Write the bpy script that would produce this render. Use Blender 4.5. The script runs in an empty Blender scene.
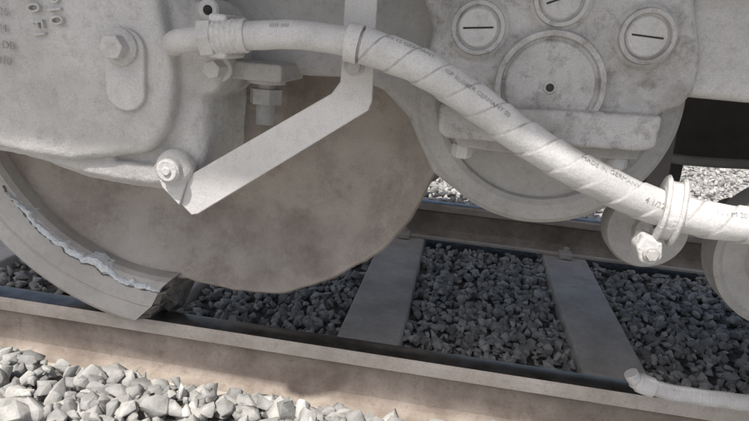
import bpy, bmesh, math, random
import numpy as np
from mathutils import Vector, Matrix, Euler
random.seed(3); rng=np.random.default_rng(5)
S=bpy.context.scene; COL=S.collection
S.view_settings.view_transform='Standard'; S.view_settings.look='None'; S.view_settings.exposure=0

# ---------------- materials ----------------
def mat(name,c1,c2,scale=6,rough=.85,metal=0,bump=.3,bscale=90,speck=None,island=None,detail=8,bdist=.004,c3=None,speckscale=45,stops=(.35,.68),speckamt=1.0,grain=.10):
    m=bpy.data.materials.new(name); m.use_nodes=True; nt=m.node_tree; N=nt.nodes; L=nt.links
    b=N['Principled BSDF']; b.inputs['Roughness'].default_value=rough; b.inputs['Metallic'].default_value=metal
    b.inputs['Specular IOR Level'].default_value=.3
    tc=N.new('ShaderNodeTexCoord')
    n1=N.new('ShaderNodeTexNoise'); n1.inputs['Scale'].default_value=scale; n1.inputs['Detail'].default_value=detail; n1.inputs['Roughness'].default_value=.62
    L.new(tc.outputs['Object'],n1.inputs['Vector'])
    r=N.new('ShaderNodeValToRGB'); r.color_ramp.elements[0].position=stops[0]; r.color_ramp.elements[1].position=stops[1]
    r.color_ramp.elements[0].color=(*c1,1); r.color_ramp.elements[1].color=(*c2,1)
    if c3: e=r.color_ramp.elements.new((stops[0]+stops[1])/2); e.color=(*c3,1)
    L.new(n1.outputs['Fac'],r.inputs['Fac']); col=r.outputs['Color']
    if speck:
        n2=N.new('ShaderNodeTexNoise'); n2.inputs['Scale'].default_value=speckscale; n2.inputs['Detail'].default_value=10; n2.inputs['Roughness'].default_value=.8
        L.new(tc.outputs['Object'],n2.inputs['Vector'])
        r2=N.new('ShaderNodeValToRGB'); r2.color_ramp.elements[0].position=.50; r2.color_ramp.elements[1].position=.70
        r2.color_ramp.elements[0].color=(0,0,0,1); r2.color_ramp.elements[1].color=(speckamt,speckamt,speckamt,1)
        L.new(n2.outputs['Fac'],r2.inputs['Fac'])
        mx=N.new('ShaderNodeMix'); mx.data_type='RGBA'
        L.new(r2.outputs['Color'],mx.inputs['Factor']); L.new(col,mx.inputs['A']); mx.inputs['B'].default_value=(*speck,1)
        col=mx.outputs['Result']
    def mult(src,lo,hi):
        r3=N.new('ShaderNodeValToRGB')
        r3.color_ramp.elements[0].color=(*[lo]*3,1); r3.color_ramp.elements[1].color=(hi,hi*.995,hi*.975,1)
        L.new(src,r3.inputs['Fac'])
        mx=N.new('ShaderNodeMix'); mx.data_type='RGBA'; mx.blend_type='MULTIPLY'; mx.inputs['Factor'].default_value=1
        L.new(col,mx.inputs['A']); L.new(r3.outputs['Color'],mx.inputs['B']); return mx.outputs['Result'],r3
    if island:
        g=N.new('ShaderNodeNewGeometry'); col,_=mult(g.outputs['Random Per Island'],*island)
    if grain:
        n4=N.new('ShaderNodeTexNoise'); n4.inputs['Scale'].default_value=420; n4.inputs['Detail'].default_value=3
        L.new(tc.outputs['Object'],n4.inputs['Vector'])
        col,r4=mult(n4.outputs['Fac'],1-grain*1.6,1.0); r4.color_ramp.elements[0].position=.3; r4.color_ramp.elements[1].position=.6
    L.new(col,b.inputs['Base Color'])
    n3=N.new('ShaderNodeTexNoise'); n3.inputs['Scale'].default_value=bscale; n3.inputs['Detail'].default_value=6
    L.new(tc.outputs['Object'],n3.inputs['Vector'])
    bp=N.new('ShaderNodeBump'); bp.inputs['Strength'].default_value=bump; bp.inputs['Distance'].default_value=bdist
    L.new(n3.outputs['Fac'],bp.inputs['Height']); L.new(bp.outputs['Normal'],b.inputs['Normal'])
    return m
M_dust=mat('dusty_cast_paint',(.50,.49,.475),(.69,.68,.665),4.5,.9,0,.5,140,speck=(.34,.325,.30),c3=(.62,.61,.595),speckamt=.6)
M_cast2=mat('dusty_cast_dirty',(.36,.345,.33),(.64,.63,.615),8,.92,0,.8,90,speck=(.18,.165,.148),c3=(.55,.54,.525),speckscale=28,speckamt=.85)
M_plate=mat('dusty_plate',(.58,.57,.555),(.72,.71,.695),6,.85,0,.2,160,speck=(.44,.43,.41),speckamt=.45)
M_frame=mat('dusty_frame',(.38,.37,.355),(.57,.56,.545),4,.9,0,.4,80,speck=(.26,.245,.23),speckamt=.6)
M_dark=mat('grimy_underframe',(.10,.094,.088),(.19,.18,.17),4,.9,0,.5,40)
M_web=mat('wheel_web_dust',(.27,.232,.205),(.56,.515,.475),3.6,.88,0,.3,60,speck=(.22,.18,.155),c3=(.46,.415,.375),speckscale=10,speckamt=.65)
M_rim=mat('wheel_rim_dust',(.42,.398,.375),(.60,.58,.555),5,.8,0,.25,90,c3=(.52,.50,.475),speck=(.32,.295,.27),speckamt=.45)
M_break=mat('fracture_dark',(.10,.092,.085),(.30,.285,.27),40,.6,.2,1,120,grain=0)
M_crack=mat('crack_dark',(.10,.095,.09),(.24,.23,.22),40,.8,0,.6,120,grain=0)
M_silver=mat('fracture_bright',(.60,.64,.67),(.86,.88,.89),45,.5,.05,1,130,grain=0,speck=(.46,.48,.50),speckamt=.6)
M_hose=mat('dusty_rubber',(.50,.495,.485),(.68,.675,.665),8,.8,0,.25,150,speck=(.41,.40,.385),c3=(.61,.605,.595),speckamt=.5)
M_seam=mat('hose_wrap_seam',(.38,.37,.36),(.54,.53,.515),40,.85,0,.2,150)
M_ink=mat('hose_print',(.16,.16,.165),(.46,.455,.45),90,.8,0,.1,80,grain=0)
M_hole=mat('recess_shade',(.03,.028,.025),(.08,.07,.06),20,.9,0,.2,80)  # near-black colour painted in as the shade inside holes and slots
M_railside=mat('rail_side_dust',(.46,.41,.36),(.68,.62,.56),6,.85,0,.4,120,speck=(.34,.285,.235),c3=(.59,.53,.47),speckamt=.6)
M_railweb=mat('rail_web_rust',(.26,.215,.18),(.47,.41,.355),7,.9,0,.5,120,speck=(.20,.155,.12),c3=(.38,.325,.28),speckamt=.7)
M_railtop=mat('rail_polished',(.10,.092,.085),(.22,.205,.19),18,.3,.8,.08,200,grain=0)
M_conc=mat('sleeper_concrete',(.46,.425,.39),(.66,.625,.58),7,.92,0,.4,120,speck=(.36,.33,.295),c3=(.58,.54,.495),speckamt=.6)
M_stone=mat('ballast_stone_inner',(.36,.36,.35),(.64,.63,.615),18,.92,0,.4,150,island=(.5,1.1))  # stones between the rails, grey varied per stone
M_stone2=mat('ballast_stone_pale',(.34,.34,.33),(.60,.59,.575),16,.92,0,.4,120,island=(.62,1.12))
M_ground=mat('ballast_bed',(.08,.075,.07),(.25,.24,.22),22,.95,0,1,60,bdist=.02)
M_ground2=mat('ground_gravel',(.34,.325,.305),(.54,.52,.495),14,.95,0,1,40,bdist=.02)

# ---------------- helpers ----------------
def empty(n):
    o=bpy.data.objects.new(n,None); COL.objects.link(o); return o
def mk(name,verts,faces,m,parent=None,smooth=True,sharp=35):
    me=bpy.data.meshes.new(name); me.from_pydata([tuple(v) for v in verts],[],faces); me.update()
    bm=bmesh.new(); bm.from_mesh(me); bmesh.ops.recalc_face_normals(bm,faces=bm.faces); bm.to_mesh(me); bm.free()
    if smooth:
        me.shade_smooth(); me.set_sharp_from_angle(angle=math.radians(sharp))
    me.materials.append(m)
    o=bpy.data.objects.new(name,me); COL.objects.link(o)
    if parent: o.parent=parent
    return o
def bev(o,w,seg=3):
    b=o.modifiers.new('bev','BEVEL'); b.width=w; b.segments=seg; b.limit_method='ANGLE'; b.angle_limit=math.radians(35); b.harden_normals=True
    return o
def ext(name,pts,y0,y1,m,parent=None,bw=.005,seg=3):
    n=len(pts); v=[(x,y0,z) for x,z in pts]+[(x,y1,z) for x,z in pts]
    f=[list(range(n)),list(range(2*n-1,n-1,-1))]+[[i,(i+1)%n,n+(i+1)%n,n+i] for i in range(n)]
    o=mk(name,v,f,m,parent,True,40)
    if bw: bev(o,bw,seg)
    return o
def box(name,x0,x1,y0,y1,z0,z1,m,parent=None,bw=.004):
    return ext(name,[(x0,z0),(x1,z0),(x1,z1),(x0,z1)],y0,y1,m,parent,bw)
def lathe(name,prof,cx,cz,m,parent=None,n=96,sharp=30,axis='Y',cy=0):
    v=[];f=[];k=len(prof)
    for i in range(n):
        a=2*math.pi*i/n; c,s=math.cos(a),math.sin(a)
        for r,y in prof:
            if axis=='Y': v.append((cx+r*c,cy+y,cz+r*s))
            elif axis=='Z': v.append((cx+r*c,cy+r*s,cz+y))
            else: v.append((cx+y,cy+r*c,cz+r*s))
    for i in range(n):
        j=(i+1)%n
        for q in range(k-1):
            f.append([i*k+q,j*k+q,j*k+q+1,i*k+q+1])
    return mk(name,v,f,m,parent,True,sharp)
def disc(name,x,z,r,y0,y1,m,parent=None,n=48,ch=.003):
    return lathe(name,[(0.0004,y0),(r-ch,y0),(r,y0+ch),(r,y1),(0.0004,y1)],x,z,m,parent,n)
def hexbolt(name,x,z,r,y0,y1,m,parent=None,rot=.2,washer=True):
    pts=[(x+r*math.cos(rot+i*math.pi/3),z+r*math.sin(rot+i*math.pi/3)) for i in range(6)]
    o=ext(name,pts,y0,y1,m,parent,r*.12,2)
    if washer: disc(name+'_washer',x,z,r*1.35,y1-.004,y1+.004,m,parent,32,.0015)
    return o
def join_remesh(name,objs,m,parent,vox=.004,it=4,disp=.003):
    dg=bpy.context.evaluated_depsgraph_get(); bm=bmesh.new()
    for o in objs:
        me=o.evaluated_get(dg).to_mesh(); bm.from_mesh(me)
    me=bpy.data.meshes.new(name); bm.to_mesh(me); bm.free(); me.materials.clear(); me.materials.append(m)
    for o in objs: bpy.data.objects.remove(o)
    o=bpy.data.objects.new(name,me); COL.objects.link(o); o.parent=parent
    r=o.modifiers.new('rm','REMESH'); r.mode='VOXEL'; r.voxel_size=vox; r.use_smooth_shade=True
    s=o.modifiers.new('sm','SMOOTH'); s.factor=.6; s.iterations=it
    t=bpy.data.textures.new(name+'_t','CLOUDS'); t.noise_scale=.03; t.noise_depth=3
    d=o.modifiers.new('dp','DISPLACE'); d.texture=t; d.strength=disp; d.mid_level=.5
    return o
def catmull(P,n=24):
    P=[Vector(p) for p in P]; P=[P[0]*2-P[1]]+P+[P[-1]*2-P[-2]]; out=[]
    for i in range(1,len(P)-2):
        for k in range(n):
            t=k/n; a,b,c,d=P[i-1:i+3]
            out.append(.5*((2*b)+(c-a)*t+(2*a-5*b+4*c-d)*t*t+(3*b-a-3*c+d)*t**3))
    out.append(P[-2]); return out
class Path:
    def __init__(s,P,n=24):
        s.p=catmull(P,n); s.s=[0]
        for a,b in zip(s.p,s.p[1:]): s.s.append(s.s[-1]+(b-a).length)
        s.L=s.s[-1]
    def at(s,u):
        u=max(0,min(s.L-1e-6,u)); i=int(np.searchsorted(s.s,u,side='right'))-1; i=max(0,min(i,len(s.p)-2))
        t=(u-s.s[i])/max(1e-9,s.s[i+1]-s.s[i]); p=s.p[i].lerp(s.p[i+1],t)
        T=(s.p[min(i+2,len(s.p)-1)]-s.p[max(0,i-1)]).normalized()
        F=Vector((0,-1,0)); F=(F-T*F.dot(T)).normalized(); Uu=T.cross(F)
        if Uu.z<0: Uu=-Uu
        return p,T,F,Uu
    def pt(s,u,phi,r):
        p,T,F,Uu=s.at(u); return p+(F*math.cos(phi)+Uu*math.sin(phi))*r
def tube(name,path,rf,m,parent=None,u0=0,u1=None,step=.003,n=40,caps=True,seam=None,m2=None):
    u1=path.L if u1 is None else u1; k=max(2,int((u1-u0)/step)); v=[];f=[];ss=[]
    for i in range(k+1):
        u=u0+(u1-u0)*i/k
        for j in range(n):
            phi=2*math.pi*j/n; v.append(path.pt(u,phi,rf(u,phi) if callable(rf) else rf))
    for i in range(k):
        for j in range(n):
            f.append([i*n+j,i*n+(j+1)%n,(i+1)*n+(j+1)%n,(i+1)*n+j])
            if seam: ss.append(seam(u0+(u1-u0)*(i+.5)/k,2*math.pi*(j+.5)/n))
    if caps: f.append(list(range(n))); f.append([k*n+j for j in range(n)][::-1])
    o=mk(name,v,f,m,parent,True,50)
    if seam:
        o.data.materials.append(m2)
        for p,s in zip(o.data.polygons,ss):
            if s: p.material_index=1
    return o
def textmesh(body,size,extr=0):
    c=bpy.data.curves.new('t','FONT'); c.body=body; c.size=size; c.extrude=extr; c.resolution_u=3
    o=bpy.data.objects.new('t',c); COL.objects.link(o); bpy.context.view_layer.update()
    me=bpy.data.meshes.new_from_object(o); bpy.data.objects.remove(o); return me

# ---------------- ground & ballast ----------------
def stonefield(name,N,fx,m,smin,smax,npt=11,bv=.03):
    vars_=[]
    while len(vars_)<24:
        bm=bmesh.new()
        for k in range(npt):
            d=rng.normal(size=3); d/=np.linalg.norm(d); d*=rng.uniform(.75,1.1)
            bm.verts.new(d*np.array([1,.8,.68]))
        bmesh.ops.convex_hull(bm,input=bm.verts)
        loose=[v for v in bm.verts if not v.link_faces]
        bmesh.ops.delete(bm,geom=loose,context='VERTS')
        bmesh.ops.bevel(bm,geom=bm.edges[:],offset=bv,segments=1,affect='EDGES')
        bmesh.ops.triangulate(bm,faces=bm.faces[:])
        bm.verts.ensure_lookup_table(); bm.verts.index_update()
        V=np.array([v.co[:] for v in bm.verts]); F=np.array([[v.index for v in f.verts] for f in bm.faces]); bm.free()
        if np.linalg.norm(V,axis=1).max()<1.12: vars_.append((V,F))   # reject spiky bevels
    VV=[];FF=[];off=0
    for i in range(N):
        V,F=vars_[rng.integers(24)]
        R=np.array(Euler(rng.uniform(-math.pi,math.pi,3)).to_matrix())
        if rng.random()<.5: R=np.array((Euler((rng.uniform(-.5,.5),rng.uniform(-.5,.5),rng.uniform(0,6.3)))).to_matrix())
        s=(smin+(smax-smin)*rng.random()**1.5)*np.array([1,rng.uniform(.7,1.15),rng.uniform(.8,1.2)])
        p=fx()
        VV.append((V*s)@R.T+np.array(p)); FF.append(F+off); off+=len(V)
    VV=np.concatenate(VV);FF=np.concatenate(FF)
    me=bpy.data.meshes.new(name); me.vertices.add(len(VV)); me.vertices.foreach_set('co',VV.ravel().astype(np.float32))
    me.loops.add(FF.size); me.loops.foreach_set('vertex_index',FF.ravel().astype(np.int32))
    me.polygons.add(len(FF)); me.polygons.foreach_set('loop_start',np.arange(0,FF.size,3,dtype=np.int32))
    me.polygons.foreach_set('loop_total',np.full(len(FF),3,dtype=np.int32)); me.update(calc_edges=True); me.validate()
    me.materials.append(m); o=bpy.data.objects.new(name,me); COL.objects.link(o); return o
mk('ground',[(-250,-250,-.235),(250,-250,-.235),(250,250,-.235),(-250,250,-.235)],[[0,1,2,3]],M_ground2,None,False)
bal=empty('ballast_gravel')
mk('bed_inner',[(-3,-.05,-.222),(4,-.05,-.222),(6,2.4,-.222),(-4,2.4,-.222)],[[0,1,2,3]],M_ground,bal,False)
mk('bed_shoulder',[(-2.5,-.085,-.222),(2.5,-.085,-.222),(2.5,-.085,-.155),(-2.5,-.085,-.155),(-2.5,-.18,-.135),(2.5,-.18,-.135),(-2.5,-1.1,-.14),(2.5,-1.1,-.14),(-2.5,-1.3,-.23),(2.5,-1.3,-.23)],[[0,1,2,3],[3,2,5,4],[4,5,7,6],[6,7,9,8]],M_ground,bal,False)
SX=[-.205+.762*k for k in range(-4,8)]
def inner():
    while True:
        x=rng.uniform(-1.75,2.6); y=rng.uniform(.09,1.41)
        if min(abs(x-s) for s in SX)>.112: return (x,y,-.205+rng.uniform(-.012,.012))
stonefield('stones_between_rails',7500,inner,M_stone,.015,.031).parent=bal
def shoulder():
    y=-.105-rng.random()**1.2*.75; return (rng.uniform(-1.5,1.5),y,-.118+rng.uniform(-.022,.018)-(.02 if y>-.14 else 0))
stonefield('stones_shoulder',3800,shoulder,M_stone2,.019,.046,12,.03).parent=bal
def far():
    y=1.6+rng.random()*3.6; return (rng.uniform(-.8,5.2),y,-.21+rng.uniform(-.012,.03))
stonefield('stones_far_shoulder',7000,far,M_stone2,.02,.04).parent=bal

# ---------------- sleepers ----------------
for i,x in enumerate(SX):
    o=mk('railway_sleeper',[(x-.118,-.5,-.30),(x+.118,-.5,-.30),(x+.118,2.0,-.30),(x-.118,2.0,-.30),(x-.1,-.48,-.1745),(x+.1,-.48,-.1745),(x+.1,1.98,-.1745),(x-.1,1.98,-.1745)],
      [[0,1,2,3],[4,5,6,7],[0,1,5,4],[1,2,6,5],[2,3,7,6],[3,0,4,7]],M_conc)
    bev(o,.008,2)
# ---------------- rails ----------------
def rail(y):
    half=[(.0,0),(.02,-.0005),(.03,-.003),(.036,-.012),(.0365,-.037),(.030,-.044),(.012,-.052),(.0085,-.075),(.0085,-.11),(.012,-.135),(.022,-.147),(.06,-.158),(.075,-.162),(.075,-.172)]
    pr=half+[(-a,b) for a,b in half[::-1][:-1]]
    n=len(pr); xs=[-60+i*10 for i in range(13)]
    v=[(x,y+a,b) for x in xs for a,b in pr]
    f=[[i*n+j,i*n+(j+1)%n,(i+1)*n+(j+1)%n,(i+1)*n+j] for i in range(len(xs)-1) for j in range(n)]
    o=mk('railway_rail',v,f,M_railside,None,True,25); o.data.materials.append(M_railtop); o.data.materials.append(M_railweb)
    for p in o.data.polygons:
        if p.center.z>-.0025: p.material_index=1
        elif -.153<p.center.z<-.038: p.material_index=2
    return o
R1=rail(0); R2=rail(1.5)
for R,y in ((R1,0),(R2,1.5)):
    for k,x in enumerate(SX):
        for s in (1,-1):
            if y==0 and s==-1: continue
            box('rail_clip',x-.03,x+.03,min(y+s*.055,y+s*.12),max(y+s*.055,y+s*.12),-.1715,-.145,M_railside,R,.006)
            lathe('clip_bolt',[(.0004,.0),(.013,0),(.013,-.028),(.0004,-.028)],x,-.122,M_railside,R,6,30,'Z',y+s*.09)

# ---------------- broken wheel ----------------
W=empty('broken_train_wheel')
cx,cz=-.5,.59
prof=[(.02,-.10),(.11,-.10),(.13,-.08),(.15,-.02),(.20,.015),(.27,.03),(.34,.025),(.40,.002),(.425,-.012),(.430,-.016),(.45,-.026),(.465,-.034),(.472,-.035),(.478,-.028),(.4785,.0),(.474,.03),(.46,.035),(.38,.05),(.27,.07),(.16,.07),(.12,.11),(.02,.11)]
n=360; v=[];f=[];k=len(prof)
rcx,rcz=-.66,.63
def sn(x,seed):
    i=math.floor(x); t=x-i
    def h(k_): return (math.sin(k_*127.1+seed*311.7)*43758.5453)%1
    return h(i)*(1-t)+h(i+1)*t
for i in range(n):
    a=2*math.pi*i/n; d=Vector((math.cos(a),math.sin(a)))
    q=Vector((cx-rcx,cz-rcz)); b=q.dot(d); c=q.dot(q)-.503**2; t=-b+math.sqrt(max(0,b*b-c))
    e=max(.478,t) if d.x<.02 else .478
    wob=.003*math.sin(a*9+1)+.0015*math.sin(a*23)+.003*(sn(i/3,11)-.5)+.006*(sn(i/13,12)-.5)
    for r,y in prof:
        rr=r if r<.34 else .34+(r-.34)*((e+wob-.34)/(.478-.34))
        v.append((cx+rr*d.x,y+.0015*math.sin(a*17+r*20),cz+rr*d.y))
for i in range(n):
    j=(i+1)%n
    for q in range(k-1): f.append([i*k+q,j*k+q,j*k+q+1,i*k+q+1])
mk('wheel_web',v,f,M_web,W,True,50)
rp=[(.490,-.07),(.497,-.083),(.515,-.088),(.566,-.088),(.571,-.083),(.576,-.088),(.612,-.088),(.626,-.076),(.630,-.03),(.632,.025),(.640,.040),(.655,.048),(.661,.06),(.655,.073),(.64,.078),(.57,.078),(.5,.078),(.49,.06),(.49,.0)]
k=len(rp); v=[];f=[];n=200
def endang(r,y): return 262.0+(.63-r)/.14*8.5+(y+.088)/.166*5.0+.9*math.sin(y*60+r*25)+.7*math.sin(r*160+y*90)
for i in range(n+1):
    for jx,(r,y) in enumerate(rp):
        a=math.radians(110+(endang(r,y)-110)*i/n)
        v.append((rcx+r*math.cos(a),y,rcz+r*math.sin(a)))
for i in range(n):
    for q in range(k): f.append([i*k+q,i*k+(q+1)%k,(i+1)*k+(q+1)%k,(i+1)*k+q])
mk('wheel_rim_segment',v,f,M_rim,W,True,28)
base=[v[n*k+j] for j in range(k)]
ctr=Vector((0,0,0))
for p in base: ctr+=Vector(p)/k
vv=[tuple(p) for p in base]; ff=[]
NR=6
for ring in range(1,NR):
    s=1-ring/NR
    for p in base:
        q=ctr.lerp(Vector(p),s)+Vector((random.uniform(-.008,.006),random.uniform(-.004,.004),random.uniform(-.005,.005))); vv.append(tuple(q))
vv.append(tuple(ctr+Vector((-.003,0,0))))
for r_ in range(NR-1):
    for j in range(k): ff.append([r_*k+j,r_*k+(j+1)%k,(r_+1)*k+(j+1)%k,(r_+1)*k+j])
for j in range(k): ff.append([(NR-1)*k+j,(NR-1)*k+(j+1)%k,NR*k])
mk('fracture_face',vv,ff,M_break,W,False)
def strip(name,m,a0,a1,ro,wi,yf,n=260,seed=0,rows=7,rough=.004):
    v=[];f=[]
    for i in range(n+1):
        t=i/n; a=math.radians(a0+(a1-a0)*t)
        r1=ro(t); w=max(.0015,wi(t)); r0=r1-w
        for q in range(rows+1):
            s=q/rows; r=r1+(r0-r1)*s
            edge_=min(1,4*min(s,1-s)+.0)
            y=-.086+(yf+.086)*edge_+(sn(i*.45+q*3.1,seed+q)-.5)*rough*edge_
            v.append((rcx+r*math.cos(a),y if 0<q<rows else (-.084 if q==0 else -.06),rcz+r*math.sin(a)))
    R=rows+1
    for i in range(n):
        for q in range(rows): f.append([i*R+q,i*R+q+1,i*R+R+1+q,i*R+R+q])
    mk(name,v,f,m,W,False)
edge=lambda t:.508+.012*t+.010*(sn(t*8,1)-.5)+.010*(sn(t*24,2)-.5)+.005*(sn(t*70,3)-.5)
strip('torn_edge',M_silver,219,269.5,edge,lambda t:(.010+.013*sn(t*9,4)+.007*sn(t*50,5))*(1-abs(2*t-1)**5)+.003,-.094)
strip('crack_shadow',M_crack,217,271,lambda t:edge(t)+.001+.004*sn(t*30,9),lambda t:.006,-.0898,seed=7,rough=.0005)
lathe('axle',[(.095,.1),(.085,.2),(.085,1.4),(.0004,1.4)],cx,cz,M_dark,W,48)
Wf=empty('train_wheel')
wp=[(.02,1.62),(.12,1.62),(.15,1.53),(.3,1.49),(.48,1.51),(.50,1.575),(.605,1.575),(.615,1.56),(.62,1.47),(.65,1.44),(.64,1.42),(.5,1.42),(.48,1.46),(.3,1.45),(.12,1.40),(.02,1.40)]
lathe('wheel_body',wp,cx,.62,M_frame,Wf,128)
Wn=empty('train_wheel')
wp2=[(.02,-.10),(.12,-.10),(.15,-.02),(.3,.03),(.48,.0),(.50,-.075),(.608,-.075),(.618,-.06),(.622,.03),(.65,.055),(.645,.075),(.5,.078),(.48,.04),(.3,.06),(.12,.10),(.02,.1)]
lathe('wheel_body',wp2,1.42,.622,M_frame,Wn,128)

# ---------------- bogie ----------------
B=empty('locomotive_bogie')
ext('side_frame',[(-2.2,.74),(-.46,.70),(-.43,.665),(-.30,.66),(-.21,.665),(-.15,.645),(-.10,.60),(-.07,.545),(-.045,.50),(.02,.46),(.2,.46),(.33,.55),(.36,.70),(.45,.695),(2.2,.72),(2.2,1.02),(-2.2,1.02)],-.20,-.125,M_frame,B,.02,4)
box('motor_housing',-.85,.10,.45,.95,.46,.9,M_dark,B,.04)
box('motor_suspension',.34,1.8,.5,1.1,.47,.95,M_dark,B,.04)
box('far_side_frame',-2.2,3.2,1.68,1.8,.60,1.0,M_dark,B,.03)
box('hanger',.74,.80,.9,.98,.30,.9,M_dark,B,.01)
box('hanger',.50,.53,.40,.46,.36,.9,M_dark,B,.006)
tube('brake_pipe',Path([(.3,.42,.60),(.42,.42,.52),(.6,.40,.49),(.9,.42,.50),(1.3,.42,.52)],12),.014,M_frame,B,step=.01,n=16)
box('cross_beam',.05,.35,-.12,1.7,.96,1.08,M_dark,B,.02)
V=empty('body_shade_block')  # unseen body parts, added to shade the bogie and track
box('floor',-2.2,2.2,-.60,.95,1.30,1.42,M_frame,V,.02)  # unseen slab, its depth set by how much light reaches the track
box('shade_skirt',-6,6,-.76,-.72,1.155,2.2,M_frame,V,.01)  # unseen skirt, lower edge set for where the sun's shadow falls

# ----- left gearcase -----
G=empty('brake_unit_housing')
a=ext('a',[(-1.3,1.02),(-.478,1.02),(-.472,.80),(-.458,.72),(-.445,.66),(-.44,.60),(-.442,.52),(-.448,.475),(-.475,.45),(-.53,.437),(-.60,.437),(-.68,.442),(-.76,.462),(-.83,.473),(-1.0,.49),(-1.3,.5)],-.345,-.12,M_dust,None,.03,4)
b=ext('b',[(-1.3,1.02),(-.51,1.02),(-.505,.76),(-.485,.68),(-.48,.62),(-.495,.56),(-.53,.515),(-.60,.50),(-.68,.485),(-.76,.488),(-.83,.495),(-1.0,.51),(-1.3,.52)],-.382,-.3,M_dust,None,.014,4)
c=disc('c',-.489,.491,.034,-.375,-.2,M_dust,None,40,.008)
d=ext('d',[(-.47,.78),(-.42,.775),(-.402,.74),(-.41,.65),(-.43,.62),(-.47,.62)],-.34,-.16,M_dust,None,.014,3)
e=ext('e',[(-1.2,.50),(-.76,.478),(-.66,.458),(-.54,.452),(-.49,.46),(-.49,.49),(-.56,.492),(-.66,.49),(-.76,.505),(-1.2,.53)],-.366,-.3,M_dust,None,.012,3)
join_remesh('casting',[a,b,c,d,e],M_dust,G,.0042,4,.0045)
pill=[]
for i in range(24):
    aa=2*math.pi*i/24; pill.append((-.562+.036*math.cos(aa),.655+(.032 if math.sin(aa)>=0 else -.032)+.036*math.sin(aa)))
ext('boss_plate',pill,-.392,-.36,M_plate,G,.004,3)
disc('bolt_flange',-.566,.692,.03,-.402,-.38,M_dust,G,32,.004)
hexbolt('bolt',-.566,.692,.021,-.423,-.40,M_dust,G,.1,False)
disc('pin',-.489,.491,.021,-.392,-.3,M_dust,G,32,.004); disc('pin_centre',-.489,.491,.008,-.396,-.38,M_dust,G,20,.002)
hexbolt('side_bolt',-.42,.668,.016,-.37,-.33,M_plate,G,.3)
disc('side_bolt2',-.425,.762,.018,-.372,-.30,M_dust,G,24,.003); disc('side_bolt_hole',-.425,.762,.008,-.3735,-.36,M_hole,G,20,.001)
def wtext(body,size,x,z,rot,y,m,extr,parent,name):
    me=textmesh(body,size,extr); me.transform(Matrix.Rotation(math.radians(90),4,'X')); me.transform(Matrix.Rotation(math.radians(rot),4,'Y'))
    me.transform(Matrix.Translation((x,y,z))); me.materials.clear(); me.materials.append(m)
    o=bpy.data.objects.new(name,me); COL.objects.link(o); o.parent=parent
wtext('910',.034,-.700,.765,80,-.386,M_dust,.004,G,'cast_lettering')
wtext('10 F1',.034,-.738,.765,80,-.386,M_dust,.004,G,'cast_lettering')
M_sten=mat('faded_stencil',(.26,.255,.245),(.48,.47,.455),60,.9,0,.1,80)
for i,tx in enumerate(('LOK 26','REV 04','M 12 DB','KG 310')):
    wtext(tx,.018,-.828,.728-.027*i,3,-.3885,M_sten,.0004,G,'stencil_marking')
box('hanger_lug',-.455,-.32,-.30,-.15,.650,.682,M_frame,G,.006)
lathe('hanger_bolt',[(.0004,.0),(.018,0),(.018,-.10),(.0004,-.10)],-.37,.665,M_frame,G,32,30,'Z',-.23)
lathe('hanger_nut',[(.0004,.0),(.031,0),(.031,-.028),(.0004,-.028)],-.37,.632,M_frame,G,6,30,'Z',-.23)
lathe('hanger_washer',[(.0004,.0),(.036,0),(.036,-.006),(.0004,-.006)],-.37,.648,M_plate,G,32,30,'Z',-.23)

# ----- bracket -----
K=empty('steel_bracket')
ext('plate',[(-.206,1.02),(-.158,1.02),(-.147,.642),(-.152,.626),(-.445,.411),(-.458,.407),(-.478,.425),(-.464,.476),(-.454,.486),(-.215,.648),(-.202,.668)],-.362,-.354,M_plate,K,.0025,2)
ext('tab',[(-.463,.474),(-.478,.425),(-.51,.455),(-.525,.492),(-.515,.505),(-.47,.49)],-.369,-.3615,M_dust,K,.002,2)
ext('fold_flange',[(-.152,.626),(-.445,.411),(-.449,.415),(-.156,.632)],-.354,-.325,M_plate,K,.001,1)
hexbolt('bracket_bolt',-.18,.695,.012,-.372,-.362,M_dust,K,.3)

# ----- axle box at right -----
A=empty('axle_box')
dcx,dcz=.147,.665
lathe('round_housing',[(.0004,-.19),(.17,-.19),(.185,-.195),(.19,-.21),(.20,-.215),(.228,-.212),(.238,-.2),(.24,-.17),(.24,-.10),(.236,-.05),(.22,-.03),(.0004,-.03)],dcx,dcz,M_frame,A,128,30)
a=ext('a',[(-.10,1.02),(-.086,.807),(-.064,.765),(-.069,.69),(-.052,.655),(-.02,.645),(.31,.655),(.35,.678),(.364,.70),(.364,.755),(.335,.838),(.335,1.02)],-.30,-.1,M_cast2,None,.016,4)
b=ext('b',[(-.038,.645),(-.036,.600),(-.02,.590),(.29,.602),(.312,.61),(.312,.662)],-.334,-.17,M_cast2,None,.006,3)
c=lathe('c',[(.0004,-.312),(.082,-.312),(.088,-.308),(.09,-.30),(.09,-.2),(.0004,-.2)],.135,.690,M_cast2,None,64)
ds=[]
for (x,z) in ((.009,.771),(.27,.779),(.132,.825)):
    ds.append(lathe('d',[(.0004,-.31),(.046,-.31),(.05,-.305),(.05,-.2),(.0004,-.2)],x,z,M_cast2,None,48))
j=join_remesh('casting',[a,b,c]+ds,M_cast2,A,.0035,3,.0045)
lathe('cover_lip',[(.076,-.311),(.079,-.320),(.087,-.320),(.090,-.311)],.135,.690,M_cast2,A,96)
disc('cover_plate',.135,.690,.072,-.3175,-.30,M_cast2,A,64,.003)
disc('cover_hole_rim',.135,.688,.0115,-.320,-.31,M_cast2,A,32,.002)
disc('cover_hole',.135,.688,.0065,-.3212,-.31,M_hole,A,24,.0005)
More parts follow.
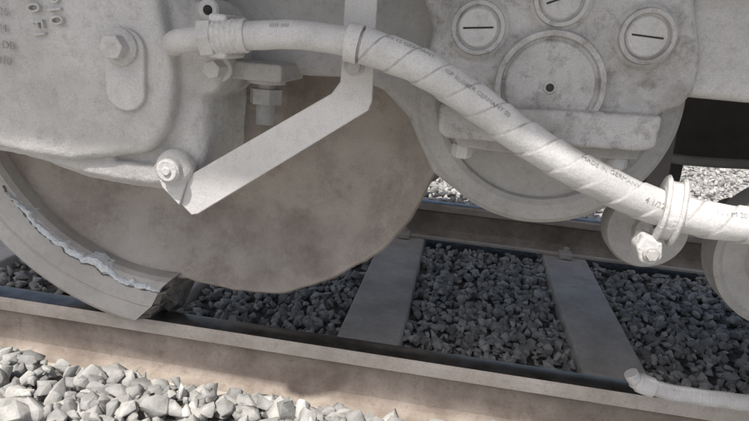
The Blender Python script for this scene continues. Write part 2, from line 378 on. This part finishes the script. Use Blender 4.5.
for (x,z,rt) in ((.009,.771,.1),(.27,.779,-.05),(.132,.825,.4)):
    lathe('plug_ring',[(.034,-.309),(.036,-.317),(.042,-.317),(.044,-.309)],x,z,M_cast2,A,64)
    disc('plug',x,z,.032,-.3145,-.30,M_dust,A,48,.003)
    c_,s_=math.cos(rt),math.sin(rt)
    ext('plug_slot',[(x+c_*p-s_*q,z+s_*p+c_*q) for p,q in ((-.024,-.0014),(.024,-.0014),(.024,.0014),(-.024,.0014))],-.3152,-.30,M_hole,A,0)
ext('foot',[(-.01,.592),(.0,.572),(.10,.570),(.20,.576),(.298,.582),(.302,.604)],-.295,-.17,M_frame,A,.004,2)
for x,z in ((.008,.568),(.232,.574),(.272,.578)):
    lathe('foot_bolt',[(.0004,0),(.016,0),(.018,-.003),(.018,-.02),(.014,-.024),(.0004,-.024)],x,z+.006,M_plate,A,6,30,'Z',-.272)
ext('arm',[(.33,.705),(.37,.690),(.46,.690),(.62,.70),(.9,.74),(.9,1.02),(.33,1.02)],-.27,-.16,M_dust,A,.02,4)

D=empty('brake_rod_end')
lathe('round_end',[(.0004,-.01),(.03,-.01),(.035,.0),(.06,.004),(.085,.0),(.09,.01),(.09,.05),(.03,.06),(.03,.35),(.0004,.35)],.435,.385,M_frame,D,64)
ext('link',[(.41,.42),(.46,.42),(.45,.75),(.42,.75)],.012,.04,M_dark,D,.003,2)
D2=empty('brake_drum')
lathe('drum',[(.0004,-.01),(.09,-.01),(.10,.0),(.145,.0),(.155,-.008),(.165,-.002),(.165,.07),(.05,.08),(.05,.35),(.0004,.35)],.745,.36,M_frame,D2,96)
ext('drum_link',[(.72,.45),(.78,.45),(.77,.75),(.73,.75)],.012,.04,M_dark,D2,.003,2)

# ---------------- hose ----------------
H=empty('brake_hose')
P=Path([(-.47,-.40,.705),(-.441,-.42,.713),(-.351,-.42,.727),(-.256,-.42,.736),(-.179,-.42,.732),(-.101,-.42,.716),(-.039,-.42,.692),(.025,-.42,.658),(.09,-.42,.620),(.153,-.42,.589),(.216,-.42,.563),(.278,-.42,.542),(.335,-.42,.529),(.434,-.42,.523),(.6,-.41,.535),(.85,-.37,.60),(1.1,-.3,.74)],24)
def us(x):
    for p,s in zip(P.p,P.s):
        if p.x>=x: return s
us_16=us(-.16)
def hq(u,phi): return (u/.048-2*phi/(2*math.pi))%1
def rh(u,phi):
    r=.0262
    if u<us_16: r=.0218
    else:
        q=hq(u,phi); r+=.0022*(1-q)-(.0012*(1-q/.06) if q<.06 else 0)
    r+=.0004*math.sin(u*60+phi)+.0002*math.sin(u*143+2*phi)
    return r
tube('hose_body',P,rh,M_hose,H,us(-.36),None,.0012,72,True,lambda u,p:u>us_16 and (hq(u,p)<.05 or hq(u,p)>.96),M_seam)
tube('end_fitting',P,.019,M_plate,H,0,us(-.36),.004,32)
tube('ferrule',P,lambda u,p:.0255+.0008*math.sin(u*700),M_dust,H,us(-.395),us(-.34),.001,40)
tube('collar',P,lambda u,p:.029,M_plate,H,us(-.415),us(-.395),.004,6)
tube('sleeve_band',P,lambda u,p:.0292,M_plate,H,us(-.185),us(-.165),.004,40)
box('hose_saddle',-.40,-.37,-.43,-.34,.69,.757,M_dust,H,.006)
def hosetext(body,size,x,phi0):
    me=textmesh(body,size); bm=bmesh.new(); bm.from_mesh(me); bmesh.ops.subdivide_edges(bm,edges=[e for e in bm.edges if e.calc_length()>.003],cuts=2)
    bmesh.ops.triangulate(bm,faces=bm.faces[:]); bm.to_mesh(me); bm.free()
    u0=us(x)
    for v_ in me.vertices:
        u=u0+v_.co.x; phi=phi0+v_.co.y/.027
        v_.co=P.pt(u,phi,rh(u,phi)+.0008)
    me.materials.clear(); me.materials.append(M_ink)
    o=bpy.data.objects.new('hose_print',me); COL.objects.link(o); o.parent=H
hosetext('SN 12 GERMANY',.010,-.13,.85)
hosetext('4SP RUBBER GERMANY 05',.010,-.04,.45)
hosetext('MADE IN GERMANY',.011,.17,.75)
hosetext('4 1/22',.012,.275,.15)
hosetext('11 - M 20',.011,.375,.6)
hosetext('IIIII IIII',.012,-.30,.5)
CL=empty('hose_clamp')
cc=Vector((.322,-.42,.531)); T=P.at(us(.322))[1]
def clampband(off,w,r0,r1):
    v=[];f=[];n=48
    ax=(T+Vector((0,-.12,.10))).normalized(); F=Vector((0,-1,0)); F=(F-ax*F.dot(ax)).normalized(); U2=ax.cross(F)
    pr=[(r0,-w/2),(r1-.003,-w/2),(r1,-w/2+.003),(r1,w/2-.003),(r1-.003,w/2),(r0,w/2)]
    for i in range(n):
        a=2*math.pi*i/n
        for r,y in pr:
            e=1+.22*math.sin(a)**2
            v.append(cc+ax*(off+y)+(F*math.cos(a)+U2*math.sin(a)*e)*r)
    k=len(pr)
    for i in range(n):
        j=(i+1)%n
        for q in range(k): f.append([i*k+q,j*k+q,j*k+(q+1)%k,i*k+(q+1)%k])
    mk('clamp_band',v,f,M_dust,CL,True,30)
clampband(0,.024,.026,.037); clampband(.011,.007,.026,.044); clampband(-.011,.007,.026,.044)
ext('clamp_ear',[(.288,.497),(.316,.487),(.320,.462),(.308,.450),(.290,.452),(.280,.475)],-.445,-.405,M_dust,CL,.005,3)
hexbolt('clamp_bolt',.302,.468,.009,-.455,-.445,M_frame,CL)
H2=empty('air_hose')
P2=Path([(.425,-.12,.098),(.437,-.12,.083),(.465,-.12,.073),(.52,-.12,.066),(.60,-.12,.066),(.70,-.12,.072),(.85,-.13,.10),(1.05,-.16,.22),(1.2,-.2,.5),(1.25,-.2,.9)],16)
tube('hose_body',P2,lambda u,p:.0175+.0005*math.sin(u*90+p)+.0005*math.sin(u*900),M_hose,H2,.045,None,.0015,32)
tube('fitting',P2,lambda u,p:.0215 if u>.03 else .0185,M_plate,H2,.02,.06,.002,32)
tube('nozzle',P2,.015,M_dust,H2,0,.022,.004,24)

# ---------------- light ----------------
el,az=58,203
w=bpy.data.worlds.new('World'); S.world=w; w.use_nodes=True; nt=w.node_tree
sk=nt.nodes.new('ShaderNodeTexSky'); sk.sky_type='NISHITA'; sk.sun_disc=False; sk.sun_elevation=math.radians(el); sk.sun_rotation=math.radians(az); sk.dust_density=4
bg=nt.nodes['Background']; nt.links.new(sk.outputs[0],bg.inputs[0]); bg.inputs[1].default_value=.15
sd=Vector((math.sin(math.radians(az))*math.cos(math.radians(el)),math.cos(math.radians(az))*math.cos(math.radians(el)),math.sin(math.radians(el))))
l=bpy.data.lights.new('sun','SUN'); l.energy=4.7; l.angle=math.radians(2); l.color=(1,.965,.92)
lo=bpy.data.objects.new('sun',l); COL.objects.link(lo); lo.rotation_euler=(-sd).to_track_quat('-Z','Y').to_euler(); lo.location=sd*20
# ---------------- camera ----------------
yaw,pitch,roll=math.radians(7.4),math.radians(16.1),math.radians(5)
M=Matrix.Rotation(yaw,3,'Z')@Matrix.Rotation(math.radians(90)-pitch,3,'X')@Matrix.Rotation(roll,3,'Z')
cd=bpy.data.cameras.new('camera'); co=bpy.data.objects.new('camera',cd); COL.objects.link(co)
cd.sensor_width=36; cd.lens=600/749*36; cd.clip_start=.02; cd.clip_end=1000
co.matrix_world=Matrix.Translation((0,-1.34,.743))@M.to_4x4(); S.camera=co
